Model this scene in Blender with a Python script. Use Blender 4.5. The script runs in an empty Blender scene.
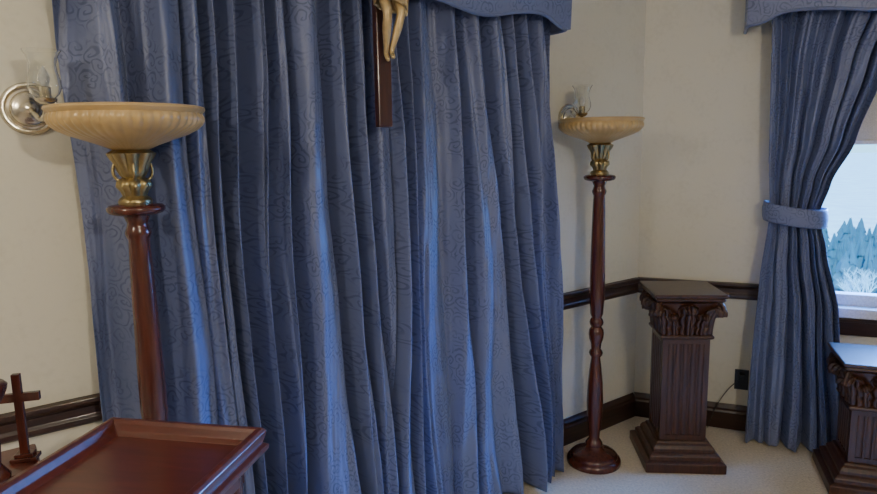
import bpy, bmesh, math, random
from mathutils import Vector, Matrix, noise
random.seed(7)
D = bpy.data
scene = bpy.context.scene
pi = math.pi

# ------------------------------------------------------------------ frames
C0 = Vector((1.165, 3.611, 0))
C = C0 + Vector((-.802, -.597, 0))*.035
FA = Matrix.Translation(C0) @ Matrix.Rotation(math.atan2(.597, .802), 4, 'Z')    # curtain wall : x=-s , y=-t
FB = Matrix.Translation(C) @ Matrix.Rotation(math.atan2(-.387, .922), 4, 'Z')   # window wall  : x= s , y=-t
I4 = Matrix.Identity(4)

# ------------------------------------------------------------------ materials
def newmat(name):
    m = D.materials.new(name); m.use_nodes = True
    nt = m.node_tree
    b = nt.nodes['Principled BSDF']
    return m, nt, b
def N(nt, t, **kw):
    n = nt.nodes.new(t)
    for k, v in kw.items():
        if k in n.inputs: n.inputs[k].default_value = v
        else: setattr(n, k, v)
    return n
def ramp(nt, fac, stops):
    r = nt.nodes.new('ShaderNodeValToRGB')
    el = r.color_ramp.elements
    el[0].position, el[0].color = stops[0][0], (*stops[0][1], 1)
    el[1].position, el[1].color = stops[-1][0], (*stops[-1][1], 1)
    for p, c in stops[1:-1]:
        e = el.new(p); e.color = (*c, 1)
    nt.links.new(fac, r.inputs[0])
    return r
def bump(nt, b, h, strength=.2, dist=.01):
    bp = N(nt, 'ShaderNodeBump'); bp.inputs['Strength'].default_value = strength
    bp.inputs['Distance'].default_value = dist
    nt.links.new(h, bp.inputs['Height']); nt.links.new(bp.outputs[0], b.inputs['Normal'])

def wood(name, c1, c2, rough=.3, scale=(14, 14, 1.2), coat=.3):
    m, nt, b = newmat(name)
    tc = N(nt, 'ShaderNodeTexCoord'); mp = N(nt, 'ShaderNodeMapping')
    mp.inputs['Scale'].default_value = scale
    nt.links.new(tc.outputs['Object'], mp.inputs[0])
    no = N(nt, 'ShaderNodeTexNoise'); no.inputs['Scale'].default_value = 5
    no.inputs['Detail'].default_value = 6; no.inputs['Distortion'].default_value = .6
    nt.links.new(mp.outputs[0], no.inputs['Vector'])
    r = ramp(nt, no.outputs['Fac'], [(.3, c1), (.7, c2)])
    nt.links.new(r.outputs[0], b.inputs['Base Color'])
    b.inputs['Roughness'].default_value = rough
    b.inputs['Coat Weight'].default_value = coat
    b.inputs['Coat Roughness'].default_value = .15
    bump(nt, b, no.outputs['Fac'], .05, .002)
    return m
M_mahog = wood('mahogany', (.046, .011, .007), (.105, .024, .013), .25)
M_mahog_x = wood('mahogany_tray', (.075, .016, .010), (.12, .026, .015), .28, (1.5, 10, 10), .35)
M_dark = wood('dark_walnut', (.030, .010, .004), (.080, .028, .012), .33, (14, 14, 1.2), .15)
M_trim = wood('trim_wood', (.018, .007, .004), (.046, .015, .009), .36, (1.2, 14, 14), .15)
M_cross = wood('cross_wood', (.035, .010, .008), (.07, .021, .014), .35)

def wallmat():
    m, nt, b = newmat('wall_paper')
    tc = N(nt, 'ShaderNodeTexCoord')
    n1 = N(nt, 'ShaderNodeTexNoise'); n1.inputs['Scale'].default_value = 45; n1.inputs['Detail'].default_value = 5
    n2 = N(nt, 'ShaderNodeTexNoise'); n2.inputs['Scale'].default_value = 6; n2.inputs['Detail'].default_value = 4
    nt.links.new(tc.outputs['Object'], n1.inputs[0]); nt.links.new(tc.outputs['Object'], n2.inputs[0])
    mx = N(nt, 'ShaderNodeMath', operation='ADD')
    nt.links.new(n1.outputs['Fac'], mx.inputs[0]); nt.links.new(n2.outputs['Fac'], mx.inputs[1])
    r = ramp(nt, mx.outputs[0], [(.7, (.66, .625, .51)), (1.0, (.705, .67, .555))])
    nt.links.new(r.outputs[0], b.inputs['Base Color'])
    b.inputs['Roughness'].default_value = .8
    bump(nt, b, n1.outputs['Fac'], .15, .004)
    return m
M_wall = wallmat()
def simple(name, col, rough=.5, metal=0, bs=0, bscale=100, **kw):
    m, nt, b = newmat(name)
    tc = N(nt, 'ShaderNodeTexCoord')
    no = N(nt, 'ShaderNodeTexNoise'); no.inputs['Scale'].default_value = bscale; no.inputs['Detail'].default_value = 4
    nt.links.new(tc.outputs['Object'], no.inputs[0])
    d = tuple(c * .85 for c in col); u = tuple(min(1, c * 1.1) for c in col)
    r = ramp(nt, no.outputs['Fac'], [(.3, d), (.7, u)])
    nt.links.new(r.outputs[0], b.inputs['Base Color'])
    b.inputs['Roughness'].default_value = rough
    b.inputs['Metallic'].default_value = metal
    for k, v in kw.items(): b.inputs[k.replace('_', ' ')].default_value = v
    if bs: bump(nt, b, no.outputs['Fac'], bs, .01)
    return m
M_carpet = simple('carpet', (.68, .58, .43), .95, 0, .8, 90)
M_ceil = simple('ceiling_paint', (.78, .77, .73), .9)
M_white = simple('white_paint', (.75, .75, .74), .4)
M_brass = simple('antique_brass', (.36, .28, .14), .35, 1, .2, 60)
M_silver = simple('polished_pewter', (.66, .60, .48), .22, 1, .05, 40)
M_bowl = simple('ivory_glass', (.52, .35, .15), .28, 0, 0, 12)
M_ivory = simple('gilded_figure', (.58, .42, .20), .38, .45, .1, 60)
M_black = simple('black_plastic', (.012, .012, .013), .4)
M_shade = simple('roller_shade_cloth', (.70, .65, .53), .8, 0, .1, 200)
M_snow_sky = simple('snow_as_sky', (.55, .88, 1.0), .9, 0, 0, .5)  # pale blue ground colour, tuned to read as bright sky in the window
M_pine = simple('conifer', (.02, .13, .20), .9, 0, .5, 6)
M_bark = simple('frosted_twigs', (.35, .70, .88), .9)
M_wax = simple('wax', (.14, .02, .015), .5)

def glassmat():
    m, nt, b = newmat('clear_glass')
    b.inputs['Transmission Weight'].default_value = 1
    b.inputs['Roughness'].default_value = .03
    b.inputs['IOR'].default_value = 1.45
    b.inputs['Base Color'].default_value = (.97, .98, .96, 1)
    return m
M_glass = glassmat()
def thinglass():
    m = D.materials.new('window_glass'); m.use_nodes = True; nt = m.node_tree; nt.nodes.clear()
    o = nt.nodes.new('ShaderNodeOutputMaterial'); mx = nt.nodes.new('ShaderNodeMixShader')
    t = nt.nodes.new('ShaderNodeBsdfTransparent'); g = nt.nodes.new('ShaderNodeBsdfGlossy'); g.inputs['Roughness'].default_value = .02
    mx.inputs[0].default_value = .05
    nt.links.new(t.outputs[0], mx.inputs[1]); nt.links.new(g.outputs[0], mx.inputs[2]); nt.links.new(mx.outputs[0], o.inputs[0])
    return m
M_pane = thinglass()
def emis(name, col, s):
    m, nt, b = newmat(name)
    b.inputs['Base Color'].default_value = (*col, 1)
    b.inputs['Emission Color'].default_value = (*col, 1)
    b.inputs['Emission Strength'].default_value = s
    return m
M_glow = emis('frosted_lamp_glass', (1, .85, .62), 2.5)

def fabric():
    m, nt, b = newmat('blue_damask')
    L = nt.links.new
    uv = N(nt, 'ShaderNodeUVMap')
    no = N(nt, 'ShaderNodeTexNoise'); no.inputs['Scale'].default_value = 22; no.inputs['Detail'].default_value = 1
    L(uv.outputs[0], no.inputs[0])
    sub = N(nt, 'ShaderNodeVectorMath', operation='SUBTRACT'); sub.inputs[1].default_value = (.5, .5, .5)
    L(no.outputs['Color'], sub.inputs[0])
    sc = N(nt, 'ShaderNodeVectorMath', operation='SCALE'); sc.inputs['Scale'].default_value = .035
    L(sub.outputs[0], sc.inputs[0])
    ad = N(nt, 'ShaderNodeVectorMath', operation='ADD')
    L(uv.outputs[0], ad.inputs[0]); L(sc.outputs[0], ad.inputs[1])
    vo = N(nt, 'ShaderNodeTexVoronoi'); vo.voronoi_dimensions = '2D'; vo.inputs['Scale'].default_value = 20
    L(ad.outputs[0], vo.inputs['Vector'])
    mu = N(nt, 'ShaderNodeMath', operation='MULTIPLY'); mu.inputs[1].default_value = 17
    L(vo.outputs['Distance'], mu.inputs[0])
    sv = N(nt, 'ShaderNodeVectorMath', operation='SUBTRACT')
    L(ad.outputs[0], sv.inputs[0])
    L(vo.outputs['Position'], sv.inputs[1])
    sp = N(nt, 'ShaderNodeSeparateXYZ'); L(sv.outputs[0], sp.inputs[0])
    at = N(nt, 'ShaderNodeMath', operation='ARCTAN2'); L(sp.outputs[1], at.inputs[0]); L(sp.outputs[0], at.inputs[1])
    a2 = N(nt, 'ShaderNodeMath', operation='ADD'); L(mu.outputs[0], a2.inputs[0]); L(at.outputs[0], a2.inputs[1])
    si = N(nt, 'ShaderNodeMath', operation='SINE'); L(a2.outputs[0], si.inputs[0])
    m1 = ramp(nt, si.outputs[0], [(.15, (0, 0, 0)), (.85, (1, 1, 1))])
    n2 = N(nt, 'ShaderNodeTexNoise'); n2.inputs['Scale'].default_value = 9; n2.inputs['Detail'].default_value = 2
    L(uv.outputs[0], n2.inputs[0])
    m2 = ramp(nt, n2.outputs['Fac'], [(.40, (0, 0, 0)), (.55, (1, 1, 1))])
    mask = N(nt, 'ShaderNodeMath', operation='MULTIPLY'); L(m1.outputs[0], mask.inputs[0]); L(m2.outputs[0], mask.inputs[1])
    mix = N(nt, 'ShaderNodeMix', data_type='RGBA')
    L(mask.outputs[0], mix.inputs[0])
    mix.inputs[6].default_value = (.140, .168, .300, 1)
    mix.inputs[7].default_value = (.086, .106, .205, 1)
    L(mix.outputs[2], b.inputs['Base Color'])
    rr = N(nt, 'ShaderNodeMix', data_type='FLOAT'); L(mask.outputs[0], rr.inputs[0])
    rr.inputs[2].default_value = .40; rr.inputs[3].default_value = .6
    L(rr.outputs[0], b.inputs['Roughness'])
    b.inputs['Sheen Weight'].default_value = .12
    b.inputs['Sheen Tint'].default_value = (.5, .65, 1, 1)
    bump(nt, b, mask.outputs[0], .15, .002)
    return m
M_fab = fabric()

# ------------------------------------------------------------------ mesh helpers
def obj(name, verts, faces, mat=None, parent=None, M=None, smooth=False, uvs=None):
    me = D.meshes.new(name)
    me.from_pydata([tuple(v) for v in verts], [], faces)
    me.update()
    if uvs:
        ul = me.uv_layers.new(name='UVMap')
        for p in me.polygons:
            for li in p.loop_indices:
                ul.data[li].uv = uvs[me.loops[li].vertex_index]
    if smooth:
        for p in me.polygons: p.use_smooth = True
    o = D.objects.new(name, me)
    scene.collection.objects.link(o)
    if mat: me.materials.append(mat)
    if parent: o.parent = parent
    if M is not None: o.matrix_local = M
    return o
def empty(name, M):
    e = D.objects.new(name, None); scene.collection.objects.link(e)
    e.empty_display_size = .1
    e.matrix_world = M
    return e
def bevel(o, w=.004, seg=2):
    md = o.modifiers.new('bev', 'BEVEL'); md.width = w; md.segments = seg; md.limit_method = 'ANGLE'
    return o
def boxes(name, bl, mat, parent=None, M=None, bev=0):
    V, F = [], []
    for x0, x1, y0, y1, z0, z1 in bl:
        k = len(V)
        V += [(x0,y0,z0),(x1,y0,z0),(x1,y1,z0),(x0,y1,z0),(x0,y0,z1),(x1,y0,z1),(x1,y1,z1),(x0,y1,z1)]
        F += [(k,k+3,k+2,k+1),(k+4,k+5,k+6,k+7),(k,k+1,k+5,k+4),(k+1,k+2,k+6,k+5),(k+2,k+3,k+7,k+6),(k+3,k,k+4,k+7)]
    o = obj(name, V, F, mat, parent, M)
    if bev: bevel(o, bev)
    return o
def lathe(name, prof, mat, parent=None, M=None, seg=48, lobe=None, smooth=True, caps=True):
    V, F = [], []
    for p in prof:
        r, z = p[0], p[1]; la = p[2] if len(p) > 2 else 0
        for i in range(seg):
            a = 2*pi*i/seg
            rr = r*(1 + (la*abs(math.sin(a*lobe/2)) if lobe else 0))
            V.append((rr*math.cos(a), rr*math.sin(a), z))
    n = len(prof)
    for j in range(n-1):
        for i in range(seg):
            F.append((j*seg+i, j*seg+(i+1)%seg, (j+1)*seg+(i+1)%seg, (j+1)*seg+i))
    if caps:
        if prof[0][0] > 1e-5: F.append(tuple(reversed(range(seg))))
        if prof[-1][0] > 1e-5: F.append(tuple((n-1)*seg+i for i in range(seg)))
    else:
        j = n-1
        for i in range(seg):
            F.append((j*seg+i, j*seg+(i+1)%seg, (i+1)%seg, i))
    o = obj(name, V, F, mat, parent, M, smooth)
    if smooth:
        md = o.modifiers.new('es', 'EDGE_SPLIT'); md.split_angle = math.radians(50)
    return o
def sqloft(name, prof, mat, parent=None, M=None):
    V, F = [], []
    for h, z in prof:
        V += [(-h,-h,z),(h,-h,z),(h,h,z),(-h,h,z)]
    n = len(prof)
    for j in range(n-1):
        for i in range(4):
            F.append((j*4+i, j*4+(i+1)%4, (j+1)*4+(i+1)%4, (j+1)*4+i))
    F.append((3,2,1,0)); F.append(tuple((n-1)*4+i for i in range(4)))
    o = obj(name, V, F, mat, parent, M)
    return bevel(o, .003, 2)
def recalc(o):
    bm = bmesh.new(); bm.from_mesh(o.data); bmesh.ops.recalc_face_normals(bm, faces=bm.faces); bm.to_mesh(o.data); bm.free()
def moulding(name, x0, x1, prof, mat, M, parent=None):
    V, F = [], []
    n = len(prof)
    for x in (x0, x1):
        V += [(x, -d, z) for d, z in prof]
    for i in range(n):
        F.append((i, (i+1)%n, n+(i+1)%n, n+i))
    F.append(tuple(reversed(range(n)))); F.append(tuple(range(n, 2*n)))
    o = obj(name, V, F, mat, parent, M)
    recalc(o)
    return bevel(o, .002, 2)
def tube(name, pts, r, mat, parent=None, M=None, cyclic=False):
    cu = D.curves.new(name, 'CURVE'); cu.dimensions = '3D'; cu.bevel_depth = r; cu.bevel_resolution = 4; cu.resolution_u = 8
    s = cu.splines.new('NURBS'); s.points.add(len(pts)-1)
    for i, p in enumerate(pts): s.points[i].co = (*p, 1)
    s.use_endpoint_u = True; s.order_u = 3; s.use_cyclic_u = cyclic
    o = D.objects.new(name, cu); scene.collection.objects.link(o)
    cu.materials.append(mat); cu.use_fill_caps = True
    if parent: o.parent = parent
    if M is not None: o.matrix_local = M
    return o

# ------------------------------------------------------------------ room shell
H = 2.7
LX, BY = -3.65, -4.0
endA = FA @ Vector((-6.0, 0, 0)); endB = FB @ Vector((3.5, 0, 0))
poly = [(C.x, C.y), (endA.x, endA.y), (endA.x, BY), (endB.x, BY), (endB.x, endB.y)]
def slab(name, z0, z1, mat):
    cx = sum(p[0] for p in poly)/5; cy = sum(p[1] for p in poly)/5
    pp = [(cx+(x-cx)*1.05, cy+(y-cy)*1.05) for x, y in poly]
    V = [(x, y, z0) for x, y in pp] + [(x, y, z1) for x, y in pp]
    F = [tuple(range(5)), tuple(reversed(range(5, 10)))]
    F += [(i, 5+i, 5+(i+1)%5, (i+1)%5) for i in range(5)]
    o = obj(name, V, F, mat)
    recalc(o)
    return o
slab('floor', -.1, 0, M_carpet)
slab('ceiling', H, H+.1, M_ceil)
boxes('wall_front', [(-6.05, .05, 0, .12, 0, H)], M_wall, M=FA)
WX0, WX1, WZ0, WZ1 = .82, 2.12, .74, 2.05
boxes('wall_right_front', [(-.05, WX0, 0, .12, 0, H), (WX1, 3.55, 0, .12, 0, H), (WX0, WX1, 0, .12, 0, WZ0), (WX0, WX1, 0, .12, WZ1, H)], M_wall, M=FB)
boxes('wall_left', [(endA.x-.12, endA.x, BY, endA.y+.1, 0, H)], M_wall)
boxes('wall_right', [(endB.x, endB.x+.12, BY, endB.y+.1, 0, H)], M_wall)
boxes('wall_back', [(endA.x-.12, endB.x+.12, BY-.12, BY, 0, H)], M_wall)

base_prof = [(0, 0), (.022, 0), (.022, .095), (.017, .105), (.017, .118), (.008, .132), (.004, .142), (0, .142)]
rail_prof = [(0, .742), (.010, .742), (.018, .750), (.020, .765), (.014, .775), (.014, .800), (.024, .808), (.030, .818), (.030, .830), (0, .832)]
moulding('baseboard_front', -5.97, -.047, base_prof, M_trim, FA)
moulding('baseboard_right_front', .0, 3.47, base_prof, M_trim, FB)
moulding('trim_1', -5.97, -.050, rail_prof, M_trim, FA)
moulding('trim_2', .0, WX0-.005, rail_prof, M_trim, FB)
moulding('trim_3', WX1+.005, 3.47, rail_prof, M_trim, FB)

# ------------------------------------------------------------------ window
win = empty('window_1', FB)
fw = .045
boxes('frame', [(WX0, WX0+fw, .02, .09, WZ0, WZ1), (WX1-fw, WX1, .02, .09, WZ0, WZ1), (WX0, WX1, .02, .09, WZ0, WZ0+.06), (WX0, WX1, .02, .09, WZ1-fw, WZ1),
     (1.46, 1.49, .03, .08, WZ0, WZ1)], M_white, win, I4, .004)
boxes('glass_pane', [(WX0+fw-.005, WX1-fw+.005, .055, .059, WZ0+.05, WZ1-fw)], M_pane, win, I4)
boxes('stool', [(WX0-.05, WX1+.05, -.05, .02, .69, .742)], M_white, win, I4, .006)
boxes('apron', [(WX0-.03, WX1+.03, -.024, -.001, .595, .688), (WX0-.03, WX1+.03, -.032, -.001, .665, .688)], M_trim, win, I4, .004)
shade = empty('roller_shade', FB)
boxes('cloth', [(WX0+.01, WX1-.01, .004, .007, 1.575, 2.03)], M_shade, shade, I4)
boxes('hem_bar', [(WX0+.01, WX1-.01, -.002, .013, 1.56, 1.58)], M_white, shade, I4, .003)

# ------------------------------------------------------------------ curtains
def nz(x, y, seed): return noise.noise(Vector((x, y, seed)))
def drape(name, M, sgn, left, right, z0, z1, nfold, tfun, ampfun, seed, parent=None, cols=520, rows=110, swing=1.0, irr=1.0):
    V, F, UV = [], [], []
    cloth_w = (right(z0)-left(z0))*1.9
    for j in range(rows+1):
        z = z0 + (z1-z0)*j/rows
        l, r = left(z), right(z)
        low = max(0, 1-z/1.9)
        for i in range(cols+1):
            u = i/cols
            ph = u*nfold + irr*1.1*nz(u*nfold*.33, z*.25*swing, seed) + irr*.45*nz(u*nfold*.8, z*.6*swing, seed+3) + irr*.8*low*nz(u*4, z*.5, seed+31)
            ang = 2*pi*ph
            k = .75 + .9*nz(u*nfold*.55+9, z*.35, seed+5)
            f = 2*abs(math.sin(ang/2+.4))**1.1 - 1.15 + .26*math.sin(2*ang+1.0+nz(u*6, z*.7, seed+8)*5)
            a = ampfun(z)*(k+.15)
            edge = min(1, 6*min(u, 1-u))
            side = .36*math.sin(ang+.8)*(r-l)/nfold*.35*nz(u*nfold*.5, z*.5, seed+21)*2 + .02*nz(u*5, z*1.1, seed+15) + irr*.09*low*edge*nz(u*4.5, z*1.0, seed+33)
            s = l + u*(r-l) + side
            t = tfun(z) + a*f + .009*nz(u*34, z*2.5, seed+11) + .004*nz(u*80, z*7, seed+12)
            if z > 1.95: t = min(t, .200)
            V.append((sgn*s, -max(t, .035), z))
            UV.append((u*cloth_w, z))
    w = cols+1
    for j in range(rows):
        for i in range(cols):
            q = (j*w+i, j*w+i+1, (j+1)*w+i+1, (j+1)*w+i)
            F.append(q if sgn > 0 else tuple(reversed(q)))
    o = obj(name, V, F, M_fab, parent, M, True, UV)
    md = o.modifiers.new('sol', 'SOLIDIFY'); md.thickness = .002
    return o
def interp(tab):
    def f(z):
        tb = sorted(tab)
        if z <= tb[0][0]: return tb[0][1]
        for (a, va), (b, vb) in zip(tb, tb[1:]):
            if z <= b:
                k = (z-a)/(b-a); k2 = k*k*(3-2*k)
                return va + (vb-va)*(.5*k+.5*k2)
        return tb[-1][1]
    return f
curA = empty('draped_curtain', FA)
tA = interp([(0, .165), (1.2, .145), (2.5, .120)]); aA = interp([(0, .085), (1.5, .068), (2.5, .046)])
drape('panel_right', I4, -1, interp([(0, .85), (2.5, .925)]), interp([(0, 1.78), (1.3, 1.83), (2.5, 1.86)]), .012, 2.46, 9, tA, aA, 1.3, curA, 760)
drape('panel_left', I4, -1, interp([(0, 1.80), (1.3, 1.80), (2.5, 1.78)]), interp([(0, 2.80), (2.5, 2.83)]), .012, 2.46, 10, interp([(0, .150), (1.2, .135), (2.5, .115)]), aA, 6.1, curA, 760)
tube('curtain_rod', [(-.93, -.10, 2.47), (-1.8, -.10, 2.47), (-2.85, -.10, 2.47)], .012, M_brass, curA, I4)

def valance(name, M, sgn, s0, s1, bottom, top, tf, parent=None):
    p = empty(name, M)
    n = 160
    V, F, UV = [], [], []
    path = []
    for i in range(9): path.append((s0, .005 + (tf-.005)*i/8, bottom(s0)))
    for i in range(1, n): path.append((s0+(s1-s0)*i/n, tf, bottom(s0+(s1-s0)*i/n)))
    for i in range(9): path.append((s1, tf - (tf-.005)*i/8, bottom(s1)))
    ln = 0; rows = 14
    for k, (s, t, zb) in enumerate(path):
        if k: ln += math.hypot(s-path[k-1][0], t-path[k-1][1])
        for j in range(rows+1):
            z = zb + (top-zb)*j/rows
            pad = .006*math.sin(pi*min(1, j/5)/2) if 8 <= k <= n+8 else 0
            V.append((sgn*s, -(t+pad), z)); UV.append((ln, z+.4))
    w = rows+1
    for k in range(len(path)-1):
        for j in range(rows):
            F.append((k*w+j, (k+1)*w+j, (k+1)*w+j+1, k*w+j+1))
    o = obj('face', V, F, M_fab, p, I4, True, UV)
    md = o.modifiers.new('s', 'SOLIDIFY'); md.thickness = .012; md.offset = 0
    e = o.modifiers.new('es', 'EDGE_SPLIT'); e.split_angle = math.radians(50)
    tube('welt_cord', [(sgn*s, -t, zb) for s, t, zb in path[::3]+[path[-1]]], .009, M_fab, p, I4)
    boxes('top_board', [(min(sgn*s0, sgn*s1)+.006, max(sgn*s0, sgn*s1)-.006, -tf+.006, -.002, top-.02, top-.004)], M_white, p, I4)
    return p
def serp(s0, s1, zm, ear, dip, dpos, wdt):
    def f(s):
        e = min(s-s0, s1-s)
        return zm - ear/(1+math.exp((e-.10)*45)) - dip*math.exp(-((e-dpos)/wdt)**2)
    return f
valance('curtain_valance', FA, -1, .885, 2.875, serp(.885, 2.875, 2.135, .055, .042, .50, .17), 2.56, .222)
valance('curtain_valance', FB, 1, .49, 2.45, serp(.49, 2.45, 2.19, .055, .03, .55, .17), 2.56, .222)

def tied(name, mirror):
    p = empty(name, FB)
    Lt = [(0, .585), (.9, .615), (1.22, .642), (1.5, .62), (2.0, .60), (2.5, .58)]
    Rt = [(0, 1.05), (.74, .975), (1.05, .905), (1.22, .865), (1.38, .905), (1.58, .985), (1.95, 1.08), (2.5, 1.32)]
    if mirror:
        m = lambda T: [(z, 2.94-s) for z, s in T]
        Lt, Rt = m(Rt), m(Lt)
    drape('panel', I4, 1, interp(Lt), interp(Rt), .012, 2.46, 7,
          interp([(0, .165), (.8, .135), (1.22, .115), (1.6, .125), (2.5, .13)]), interp([(0, .050), (.9, .036), (1.22, .022), (1.6, .036), (2.5, .045)]), 12.7+mirror*5, p, 460, 130, .4, .45)
    cx = .755 if not mirror else 2.94-.755
    sg = 1 if not mirror else -1
    V, F, UV = [], [], []; n = 72; rows = 8
    for i in range(n):
        a = 2*pi*i/n
        for j in range(rows+1):
            v = j/rows
            r = 1 + .05*math.sin(pi*v)
            x = .138*math.cos(a)*r; y = .062*math.sin(a)*r
            z = 1.175 + .095*v + .018*(-math.cos(a)) - .012*(-math.sin(a) if math.sin(a) < 0 else 0)
            V.append((cx+sg*x, -.115+y*1.0, z)); UV.append((a*.15, v*.1))
    w = rows+1
    for i in range(n):
        for j in range(rows):
            F.append((i*w+j, ((i+1)%n)*w+j, ((i+1)%n)*w+j+1, i*w+j+1))
    o = obj('tieback', V, F, M_fab, p, I4, True, UV)
    md = o.modifiers.new('s', 'SOLIDIFY'); md.thickness = .008; md.offset = 0
    return p
tied('tied_curtain', 0)
tied('tied_curtain', 1)

# ------------------------------------------------------------------ torchiere lamps
def torchiere(x, y, rot):
    p = empty('torchiere_floor_lamp', Matrix.Translation((x, y, 0)) @ Matrix.Rotation(rot, 4, 'Z'))
    lathe('base', [(.132, 0), (.134, .012), (.130, .026), (.118, .034), (.118, .042), (.108, .052), (.085, .062), (.060, .072), (.045, .082), (.038, .092)], M_mahog, p, I4)
    lathe('pole', [(.040, .09), (.042, .105), (.034, .118), (.026, .13), (.028, .16), (.037, .24), (.040, .32), (.036, .42), (.027, .51), (.022, .55),
                   (.030, .56), (.034, .572), (.030, .584), (.023, .592), (.026, .62), (.034, .645), (.037, .67), (.034, .69), (.024, .705), (.031, .715), (.034, .727), (.030, .74),
                   (.024, .75), (.031, .77), (.036, .85), (.036, .95), (.033, 1.12), (.030, 1.27), (.027, 1.345), (.032, 1.355), (.034, 1.365), (.029, 1.378), (.026, 1.39), (.036, 1.415)], M_mahog, p, I4)
    lathe('drip_disc', [(.05, 1.413), (.068, 1.418), (.074, 1.426), (.074, 1.434), (.068, 1.440), (.05, 1.443)], M_mahog, p, I4)
    lathe('brass_holder', [(.042, 1.443), (.044, 1.45), (.038, 1.458, .05), (.028, 1.465, .1), (.030, 1.478, .2), (.037, 1.49, .25), (.036, 1.505, .2), (.026, 1.515, .1),
                           (.031, 1.522, .1), (.033, 1.532, .2), (.036, 1.55, .25), (.044, 1.568, .3), (.052, 1.58, .2), (.040, 1.59, .1), (.03, 1.595)], M_brass, p, I4, 64, 8)
    for k in range(4):
        R = Matrix.Rotation(k*pi/2+.4, 4, 'Z')
        tube('scroll_%d' % (k+1), [(.034, 0, 1.505), (.044, 0, 1.512), (.050, 0, 1.53), (.046, 0, 1.55), (.040, 0, 1.56)], .004, M_brass, p, R)
    prof = [(.03, 1.588), (.045, 1.590, .02), (.068, 1.600, .02), (.105, 1.614, .02), (.145, 1.628, .02), (.170, 1.641, .022), (.184, 1.654, .025), (.189, 1.664, .025), (.190, 1.674, .02), (.187, 1.684, .01),
            (.193, 1.689), (.197, 1.695), (.195, 1.701), (.189, 1.703), (.184, 1.698),
            (.178, 1.68), (.160, 1.655), (.12, 1.634), (.06, 1.612), (.0, 1.604)]
    lathe('glass_bowl', prof, M_bowl, p, I4, 288, 48)
    return p
torchiere(.765, 3.03, .3)
torchiere(-.828, 1.755, .1)

# ------------------------------------------------------------------ sconces
def sconce(s, gx=.028):
    p = empty('wall_sconce', FA @ Matrix.Translation((-s, 0, 0)))
    R = Matrix.Translation((0, 0, 1.71)) @ Matrix.Rotation(pi/2, 4, 'X')
    lathe('backplate', [(.072, .001), (.074, .006), (.071, .012), (.062, .014), (.056, .010), (.050, .012), (.047, .020), (.040, .024), (.028, .026), (.022, .034), (.012, .042), (.0, .046)], M_silver, p, R)
    tube('arm', [(0, -.03, 1.71), (0, -.07, 1.70), (gx*.5, -.11, 1.672), (gx*.9, -.145, 1.688), (gx, -.15, 1.72)], .007, M_silver, p, I4)
    T = Matrix.Translation((gx, -.15, 0))
    lathe('cup', [(.006, 1.712), (.016, 1.716), (.026, 1.724), (.027, 1.730), (.014, 1.733), (.014, 1.760), (.010, 1.762), (.0, 1.764)], M_silver, p, T)
    pr = [(.024, 1.732, 0), (.034, 1.742, 0), (.041, 1.758, 0), (.040, 1.778, 0), (.034, 1.80, 0), (.032, 1.82, 0), (.038, 1.842, .03), (.046, 1.856, .06)]
    inner = [(q[0]-.002, q[1]+.0005, q[2]) for q in reversed(pr)]
    lathe('glass_shade', pr+inner, M_glass, p, T, 48, 8, caps=False)
    lathe('bulb', [(.008, 1.762), (.013, 1.775), (.014, 1.787), (.009, 1.803), (.0, 1.818)], M_white, p, T, 20)
sconce(2.905); sconce(.64, -.07)

# ------------------------------------------------------------------ crucifix with corpus
cr = empty('crucifix', FA @ Matrix.Translation((-1.875, -.262, 0)))
boxes('upright_beam', [(-.028, .028, -.014, .014, 1.655, 2.62)], M_cross, cr, I4, .004)
boxes('cross_beam', [(-.30, .30, -.0145, .0145, 2.385, 2.441)], M_cross, cr, I4, .004)
boxes('hanger', [(-.012, .012, .014, .030, 2.44, 2.50)], M_brass, cr, I4, .001)
boxes('title_plaque', [(-.05, .05, -.022, -.0145, 2.50, 2.54)], M_ivory, cr, I4, .002)
def skin(name, pts, edges, mat, parent, M, sub=2):
    me = D.meshes.new(name); me.from_pydata([p[0] for p in pts], edges, []); me.update()
    o = D.objects.new(name, me); scene.collection.objects.link(o)
    sk = o.modifiers.new('skin', 'SKIN')
    for i, p in enumerate(pts):
        r = p[1]; me.skin_vertices[0].data[i].radius = (r, r) if not isinstance(r, tuple) else r
        me.skin_vertices[0].data[i].use_root = (i == 0)
    sb = o.modifiers.new('sub', 'SUBSURF'); sb.levels = sub; sb.render_levels = sub
    me.materials.append(mat); o.parent = parent; o.matrix_local = M
    sk.use_smooth_shade = True
    return o
y0 = -.032
P = [((0, y0-.006, 2.145), (.038, .028)),
     ((0, y0-.010, 2.19), (.032, .024)),
     ((0, y0-.014, 2.25), (.042, .028)),
     ((0, y0-.012, 2.305), (.040, .026)),
     ((0, y0-.016, 2.335), .014),
     ((.004, y0-.030, 2.362), .023), ((.006, y0-.034, 2.392), .024),
     ((-.055, y0-.008, 2.312), .018), ((-.135, y0-.004, 2.350), .0125), ((-.215, y0+.004, 2.392), .009), ((-.245, y0+.008, 2.408), .009),
     ((.055, y0-.008, 2.312), .018), ((.135, y0-.004, 2.350), .0125), ((.215, y0+.004, 2.392), .009), ((.245, y0+.008, 2.408), .009),
     ((-.024, y0-.014, 2.11), .024), ((-.022, y0-.046, 2.025), .0165), ((-.018, y0-.030, 1.975), .0165), ((-.010, y0-.012, 1.915), .010), ((-.007, y0-.004, 1.898), .009), ((-.006, y0-.020, 1.872), .008),
     ((.026, y0-.014, 2.11), .024), ((.030, y0-.050, 2.03), .0165), ((.022, y0-.038, 1.982), .0165), ((.009, y0-.022, 1.920), .010), ((.006, y0-.018, 1.903), .009), ((.004, y0-.036, 1.880), .008)]
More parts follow.
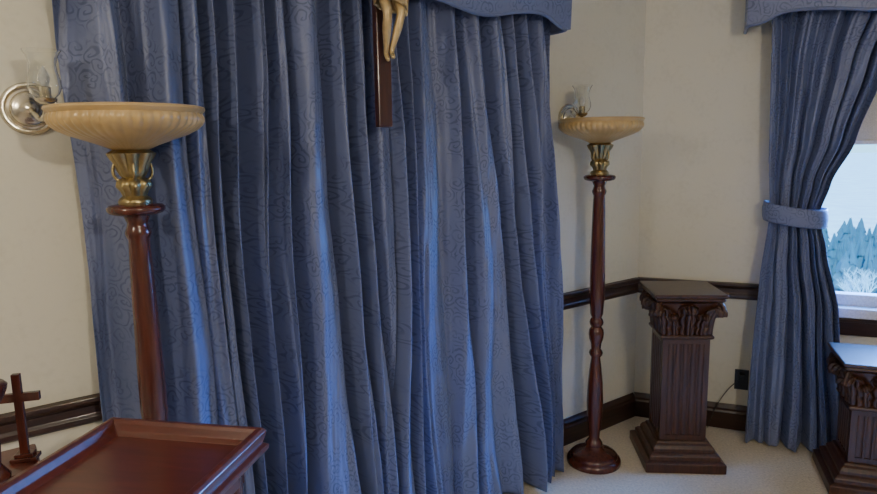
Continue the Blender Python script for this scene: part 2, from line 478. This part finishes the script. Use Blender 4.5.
E = [(0,1),(1,2),(2,3),(3,4),(4,5),(5,6),(3,7),(7,8),(8,9),(9,10),(3,11),(11,12),(12,13),(13,14),(0,15),(15,16),(16,17),(17,18),(18,19),(19,20),(0,21),(21,22),(22,23),(23,24),(24,25),(25,26)]
skin('corpus', P, E, M_ivory, cr, I4)
for sx in (-1, 1):
    for k in range(5):
        a = (-.5+.25*k)
        hx, hz = sx*.250, 2.411
        L = .020 if k else .014
        pts = [((hx, y0+.006, hz), .0035), ((hx+sx*L*.6*math.cos(a), y0+.002, hz+L*.6*math.sin(a)+.002), .0032), ((hx+sx*L*math.cos(a), y0-.006, hz+L*math.sin(a)), .0026)]
        skin('finger_%s%d' % ('l' if sx < 0 else 'r', k+1), pts, [(0,1),(1,2)], M_ivory, cr, I4, 1)
V, F = [], []; n = 48; R_ = 16
for j in range(R_+1):
    v = j/R_
    for i in range(n):
        a = 2*pi*i/n
        rx = .050 + .008*v + .003*math.sin(a*9+v*4); ry = .036+.016*v+.003*math.sin(a*9+v*4)
        V.append((rx*math.cos(a)+.003, y0-.012-.014*v+ry*math.sin(a)*.9, 2.165 - .115*v - .014*math.sin(a+1)*v))
for j in range(R_):
    for i in range(n): F.append((j*n+i, (j+1)*n+i, (j+1)*n+(i+1)%n, j*n+(i+1)%n))
lc = obj('loincloth', V, F, M_ivory, cr, I4, True); lc.modifiers.new('s', 'SOLIDIFY').thickness = .004
skin('cloth_knot', [((.048, y0-.03, 2.150), .012), ((.060, y0-.034, 2.11), .013), ((.058, y0-.032, 2.02), .008)], [(0,1),(1,2)], M_ivory, cr, I4, 1)
for nm, c, r, s in [('hair', (.006, y0-.018, 2.398), .026, (1.02, .95, 1.15)), ('beard', (.005, y0-.048, 2.362), .012, (1, .9, 1.3)), ('nose', (.006, y0-.060, 2.385), .005, (.7, 1, 1.6)),
                    ('eye_l', (-.004, y0-.056, 2.391), .003, (1, 1, .7)), ('eye_r', (.016, y0-.056, 2.391), .003, (1, 1, .7)), ('mouth', (.006, y0-.058, 2.374), .004, (1.4, .7, .5))]:
    me = D.meshes.new(nm); bm = bmesh.new(); bmesh.ops.create_icosphere(bm, subdivisions=3, radius=r)
    for v in bm.verts: v.co = Vector((v.co.x*s[0], v.co.y*s[1], v.co.z*s[2])) + Vector(c)
    bm.to_mesh(me); bm.free(); o = D.objects.new(nm, me); scene.collection.objects.link(o); me.materials.append(M_ivory); o.parent = cr; o.matrix_local = I4
    for q in me.polygons: q.use_smooth = True
lathe('foot_nail', [(.005, 0), (.006, .004), (.003, .007), (0, .008)], M_brass, cr, Matrix.Translation((0, y0-.030, 1.893)) @ Matrix.Rotation(pi/2, 4, 'X'), 16)

# ------------------------------------------------------------------ carved pedestals
def leaf(nm, parent, M, L, W, curl, mat):
    V, F = [], []; nu, nv = 28, 40
    for j in range(nv+1):
        v = j/nv
        lobe = .62+.38*abs(math.sin(v*pi*3.5+.3))
        w = W*(max(.02, math.sin(pi*min(1, .22+.76*v)))**.6)*lobe
        if v < .62:
            out = .010 + curl*.35*(v/.62)**2; z = L*v/.80
        else:
            q = (v-.62)/.38*pi*1.15; rr = curl*.42
            out = .010 + curl*.35 + rr*(1-math.cos(q)); z = L*.775 + rr*math.sin(q)*1.1
        for i in range(nu+1):
            u = -1+2*i/nu
            d = .007*math.cos(u*pi*4) - .022*u*u + .012*(1-abs(u))**2
            V.append((u*w, -(out+d), z - .35*abs(u)*W*(1 if v < .62 else 1-(v-.62)*1.5)))
    for j in range(nv):
        for i in range(nu):
            F.append((j*(nu+1)+i, j*(nu+1)+i+1, (j+1)*(nu+1)+i+1, (j+1)*(nu+1)+i))
    o = obj(nm, V, F, mat, parent, M, True)
    md = o.modifiers.new('s', 'SOLIDIFY'); md.thickness = .009; md.offset = 0
    return o
def pedestal(x, y, rot, h, mat):
    p = empty('carved_wood_pedestal', Matrix.Translation((x, y, 0)) @ Matrix.Rotation(rot, 4, 'Z'))
    sqloft('base', [(.190, 0), (.190, .045), (.180, .052), (.168, .056), (.168, .074), (.156, .086), (.146, .090), (.146, .104), (.136, .118), (.126, .126), (.122, .136)], mat, p, I4)
    zc = h-.225
    half = .110; ring = []
    nf = 5
    for k in range(4):
        R = Matrix.Rotation(k*pi/2, 3, 'Z')
        ring.append(R @ Vector((-half, -half, 0)))
        for f in range(nf):
            c = -half + .022 + (f+.5)*(2*half-.044)/nf; wd = (2*half-.044)/nf*.40
            for a in range(7):
                q = pi*a/6
                ring.append(R @ Vector((c - wd*math.cos(q), -half + .007*math.sin(q), 0)))
    n = len(ring)
    zs = [.130, .16, .162, zc-.03, zc-.028, zc]
    V = []
    for zi, z in enumerate(zs):
        for v in ring:
            if zi in (0, 1, 4, 5):
                m = max(abs(v.x), abs(v.y)); w = v*(half/m)
            else: w = v
            V.append((w.x, w.y, z))
    F = []
    for j in range(len(zs)-1):
        for i in range(n): F.append((j*n+i, j*n+(i+1)%n, (j+1)*n+(i+1)%n, (j+1)*n+i))
    obj('shaft', V, F, mat, p, I4)
    sqloft('necking', [(.113, zc-.006), (.123, zc), (.126, zc+.010), (.119, zc+.018), (.112, zc+.02)], mat, p, I4)
    sqloft('capital_bell', [(.100, zc+.01), (.102, zc+.08), (.112, zc+.13), (.130, h-.050), (.140, h-.040)], mat, p, I4)
    sqloft('abacus', [(.140, h-.042), (.154, h-.036), (.160, h-.027), (.154, h-.022), (.166, h-.016), (.169, h-.005), (.164, h)], mat, p, I4)
    for k in range(4):
        R = Matrix.Rotation(k*pi/2, 4, 'Z')
        leaf('acanthus_mid_%d' % (k+1), p, R @ Matrix.Translation((0, -.100, zc+.020)), .165, .060, .052, mat)
        leaf('acanthus_side_a%d' % (k+1), p, R @ Matrix.Translation((-.062, -.098, zc+.020)) @ Matrix.Rotation(-.12, 4, 'Y'), .115, .042, .036, mat)
        leaf('acanthus_side_b%d' % (k+1), p, R @ Matrix.Translation((.062, -.098, zc+.020)) @ Matrix.Rotation(.12, 4, 'Y'), .115, .042, .036, mat)
        R2 = Matrix.Rotation(k*pi/2+pi/4, 4, 'Z')
        leaf('acanthus_corner_%d' % (k+1), p, R2 @ Matrix.Translation((0, -.132, zc+.020)), .145, .052, .058, mat)
        pts = []
        for q in range(26):
            a = q*.42; r = .030*math.exp(-.10*q)+.002
            pts.append((0, -.190 - r*math.sin(a) , h-.074 + r*math.cos(a)))
        tube('volute_%d' % (k+1), pts, .010, mat, p, R2)
    return p
pedestal(1.195, 3.08, math.radians(-5), .88, M_dark)
pedestal(1.985, 2.79, math.radians(-20), .615, M_dark)

# ------------------------------------------------------------------ tray table
TM = Matrix.Translation((-.830, 1.534, 0)) @ Matrix.Rotation(math.radians(-11), 4, 'Z')
tt = empty('tray_top_table', TM)
TW, TL, TZ = .398, .62, .905
boxes('tray_board', [(.004, TW-.004, -TL+.004, -.004, TZ-.034, TZ-.016)], M_mahog_x, tt, I4)
def rim(nm, P0, P1, inw):
    d = (Vector(P1)-Vector(P0)).to_3d(); V, F = [], []
    iw = Vector((inw[0], inw[1], 0))
    dn = d.normalized()
    prof = [(0.006, -.050), (-.014, -.042), (-.016, -.030), (-.004, -.022), (-.010, -.008), (-.013, .006), (-.006, .015), (.006, .016), (.012, .008), (.020, -.008), (.034, -.016), (.034, -.034), (.006, -.036)]
    n = len(prof)
    for P, sg in ((P0, 1), (P1, -1)):
        for o_, z in prof:
            q = Vector((P[0], P[1], TZ)) + iw*o_ + dn*sg*o_ + Vector((0, 0, z))
            V.append(q)
    for i in range(n): F.append((i, (i+1)%n, n+(i+1)%n, n+i))
    F.append(tuple(range(n))); F.append(tuple(reversed(range(n, 2*n))))
    o = obj(nm, V, F, M_mahog_x, tt, I4)
    recalc(o)
    bevel(o, .002, 2)
rim('lip_back', (0, 0), (TW, 0), (0, -1)); rim('lip_front', (0, -TL), (TW, -TL), (0, 1))
rim('lip_left', (0, 0), (0, -TL), (1, 0)); rim('lip_right', (TW, 0), (TW, -TL), (-1, 0))
boxes('skirt', [(.03, TW-.03, -.045, -.03, TZ-.11, TZ-.034), (.03, TW-.03, -TL+.03, -TL+.045, TZ-.11, TZ-.034), (.03, .045, -TL+.03, -.03, TZ-.11, TZ-.034), (TW-.045, TW-.03, -TL+.03, -.03, TZ-.11, TZ-.034)], M_mahog_x, tt, I4, .002)
k = 0
for lx in (.05, TW-.05):
    for ly in (-.05, -TL+.05):
        k += 1
        lathe('leg_%d' % k, [(.012, 0), (.016, .02), (.012, .05), (.018, .30), (.022, .45), (.016, .47), (.024, .49), (.016, .51), (.020, .60), (.022, .72), (.022, TZ-.034)], M_mahog, tt, Matrix.Translation((lx, ly, 0)), 24)
boxes('lower_shelf', [(.04, TW-.04, -TL+.04, -.04, .24, .258)], M_mahog_x, tt, I4, .003)

# small stand with cross and candlestick
ss = empty('side_stand', Matrix.Translation((-1.060, 1.385, 0)) @ Matrix.Rotation(math.radians(36.7), 4, 'Z'))
boxes('top', [(-.11, .11, -.085, .085, .845, .865)], M_mahog_x, ss, I4, .005)
lathe('column', [(.035, .02), (.02, .08), (.028, .3), (.018, .5), (.03, .55), (.018, .6), (.024, .80), (.04, .845)], M_mahog, ss, I4, 32)
lathe('foot', [(.12, 0), (.122, .012), (.10, .03), (.05, .045), (.03, .05)], M_mahog, ss, I4, 40)
cs = empty('standing_cross', Matrix.Translation((-.990, 1.43, .865)) @ Matrix.Rotation(math.radians(15), 4, 'Z'))
boxes('upright', [(-.009, .009, -.007, .007, .016, .212)], M_mahog, cs, I4, .0015)
boxes('arms', [(-.045, .045, -.0073, .0073, .145, .165)], M_mahog, cs, I4, .0015)
boxes('foot_block', [(-.028, .028, -.02, .02, 0, .010), (-.02, .02, -.014, .014, .010, .018)], M_mahog, cs, I4, .002)
cd = empty('wooden_candlestick', Matrix.Translation((-.996, 1.340, .865)))
lathe('stem', [(.026, 0), (.027, .008), (.02, .018), (.010, .035), (.014, .08), (.009, .13), (.012, .16), (.03, .185), (.038, .205), (.040, .215), (.034, .222), (.014, .222)], M_mahog, cd, I4, 32)
lathe('candle', [(.011, .222), (.011, .30), (.013, .315), (.012, .328), (.004, .335), (.0, .336)], M_wax, cd, I4, 24)

# ------------------------------------------------------------------ outlet
ol = empty('wall_outlet', FB @ Matrix.Translation((.565, 0, .29)))
boxes('cover_plate', [(-.035, .035, -.006, -.0005, -.057, .057)], M_black, ol, I4, .002)
boxes('plug', [(-.014, .014, -.035, -.006, .008, .038)], M_black, ol, I4, .003)
tube('cord', [(0, -.032, .022), (-.02, -.045, .005), (-.06, -.04, -.04), (-.10, -.035, -.11), (-.14, -.04, -.20), (-.16, -.05, -.284)], .0022, M_black, ol, I4)

# ------------------------------------------------------------------ ceiling lamps (real lights of the room)
def light(nm, kind, loc, energy, col, target=None, **kw):
    l = D.lights.new(nm, kind); l.energy = energy; l.color = col
    for k_, v in kw.items(): setattr(l, k_, v)
    o = D.objects.new(nm, l); scene.collection.objects.link(o); o.location = loc
    if target is not None:
        o.rotation_euler = (Vector(target)-Vector(loc)).to_track_quat('-Z', 'Y').to_euler()
    return o
def pendant(x, y, e_down, e_up):
    ch = empty('ceiling_pendant_light', Matrix.Translation((x, y, 0)))
    lathe('canopy', [(.0, H), (.06, H), (.06, H-.012), (.02, H-.03), (.008, H-.035), (.008, 2.42), (.02, 2.41), (.02, 2.39), (0, 2.39)], M_brass, ch, I4, 32)
    lathe('frosted_bowl', [(.0, 2.26), (.08, 2.27), (.14, 2.30), (.17, 2.345), (.175, 2.36), (.165, 2.35), (.13, 2.31), (.07, 2.285), (0, 2.28)], M_glow, ch, I4, 48)
    for i in range(3):
        a = i*2*pi/3
        tube('chain_%d' % (i+1), [(0, 0, 2.41), (.09*math.cos(a), .09*math.sin(a), 2.385), (.168*math.cos(a), .168*math.sin(a), 2.355)], .003, M_brass, ch, I4)
    light('pendant_bulb', 'POINT', (x, y, 2.18), e_down, (1, .90, .73), shadow_soft_size=.06)
    light('ceiling_uplight', 'POINT', (x, y, 2.52), e_up, (1, .90, .73), shadow_soft_size=.12)
pendant(1.1, -.5, 76, 6)
pendant(-1.5, -.1, 40, 4)
wc = FB @ Vector((1.35, 0, 1.0))
sk_ = FB @ Vector((2.5, 1.5, 2.0))
light('window_daylight', 'AREA', sk_, 1650, (.09, .31, 1.0), wc, shape='RECTANGLE', size=1.8, size_y=1.4)
light('sun', 'SUN', (0, 0, 8), 10.0, (.65, .88, 1.0), (3.0, 6.0, 3.0), angle=.05)

# ------------------------------------------------------------------ outside
G = -4.0
obj('snow_ground_as_sky', [(-60, 4.6, G), (200, 4.6, G), (200, 300, G), (-60, 300, G)], [(0, 1, 2, 3)], M_snow_sky)  # added snow plane; its far stretch stands in for sky behind the trees
def conifers():
    V, F = [], []
    for i in range(170):
        dist = random.uniform(22, 33); br = math.radians(random.uniform(22, 50))
        x, y = dist*math.sin(br), dist*math.cos(br)
        h = random.uniform(1.6, 2.9) ; w = random.uniform(.35, .7)
        for L in range(9):
            zb = G + h*(L/9)*.95; zt = G + h*min(1, (L+2)/9)*1.0; r = w*(1-L/9.6); n = 14; k = len(V)
            for q in range(n):
                a = 2*pi*q/n; rr = r*(1+.25*(q % 2) + random.uniform(-.2, .2))
                V.append((x+rr*math.cos(a), y+rr*math.sin(a), zb+random.uniform(-.08, .08)))
            V.append((x+random.uniform(-.05, .05), y, zt))
            for q in range(n): F.append((k+q, k+(q+1)%n, k+n))
    return obj('conifer_grove', V, F, M_pine)
conifers()
def baretree(x, y, h, seed):
    rnd = random.Random(seed); V, F = [], []
    def seg(a, b, r0, r1):
        d = (b-a).normalized(); u = d.orthogonal().normalized(); w = d.cross(u); k = len(V)
        for P_, r in ((a, r0), (b, r1)):
            for q in range(5):
                t = 2*pi*q/5; V.append(P_ + u*r*math.cos(t) + w*r*math.sin(t))
        for q in range(5): F.append((k+q, k+(q+1)%5, k+5+(q+1)%5, k+5+q))
    def grow(p, d, L, r, lev):
        e = p + d*L; seg(p, e, r, r*.7)
        if lev == 0: return
        for _ in range(3):
            nd = (d + Vector((rnd.uniform(-.8, .8), rnd.uniform(-.8, .8), rnd.uniform(-.1, .5)))).normalized()
            grow(p + d*L*rnd.uniform(.5, 1), nd, L*rnd.uniform(.6, .8), r*.6, lev-1)
    grow(Vector((x, y, G)), Vector((0, 0, 1)), h*.3, .05, 6)
    return obj('bare_tree', V, F, M_bark)
baretree(8.6, 12.2, 3.2, 3); baretree(10.6, 14.0, 3.2, 5); baretree(11.5, 17, 3.0, 9)

# ------------------------------------------------------------------ world
w = D.worlds.new('sky'); scene.world = w; w.use_nodes = True
nt = w.node_tree; bg = nt.nodes['Background']
tc = nt.nodes.new('ShaderNodeTexCoord'); sp = nt.nodes.new('ShaderNodeSeparateXYZ')
nt.links.new(tc.outputs['Generated'], sp.inputs[0])
r = ramp(nt, sp.outputs[2], [(0.0, (.25, .66, 1.0)), (.5, (.08, .33, .95))])
nt.links.new(r.outputs[0], bg.inputs[0]); bg.inputs[1].default_value = 3.5

# ------------------------------------------------------------------ camera
p_, r_ = math.radians(8.8), math.radians(1.0)
cam = D.cameras.new('camera'); co = D.objects.new('camera', cam); scene.collection.objects.link(co)
fwd = Vector((0, math.cos(p_), -math.sin(p_))); dn = Vector((0, -math.sin(p_), -math.cos(p_))); Xr = Vector((1, 0, 0))
R = Xr*math.cos(r_) + dn*math.sin(r_); U = Xr*math.sin(r_) - dn*math.cos(r_); Z = -fwd
mw = Matrix(((R.x, U.x, Z.x, 0), (R.y, U.y, Z.y, 0), (R.z, U.z, Z.z, 1.58), (0, 0, 0, 1)))
co.matrix_world = mw
cam.sensor_width = 36; cam.lens = 640/877*36; cam.clip_start = .02; cam.clip_end = 500
scene.camera = co
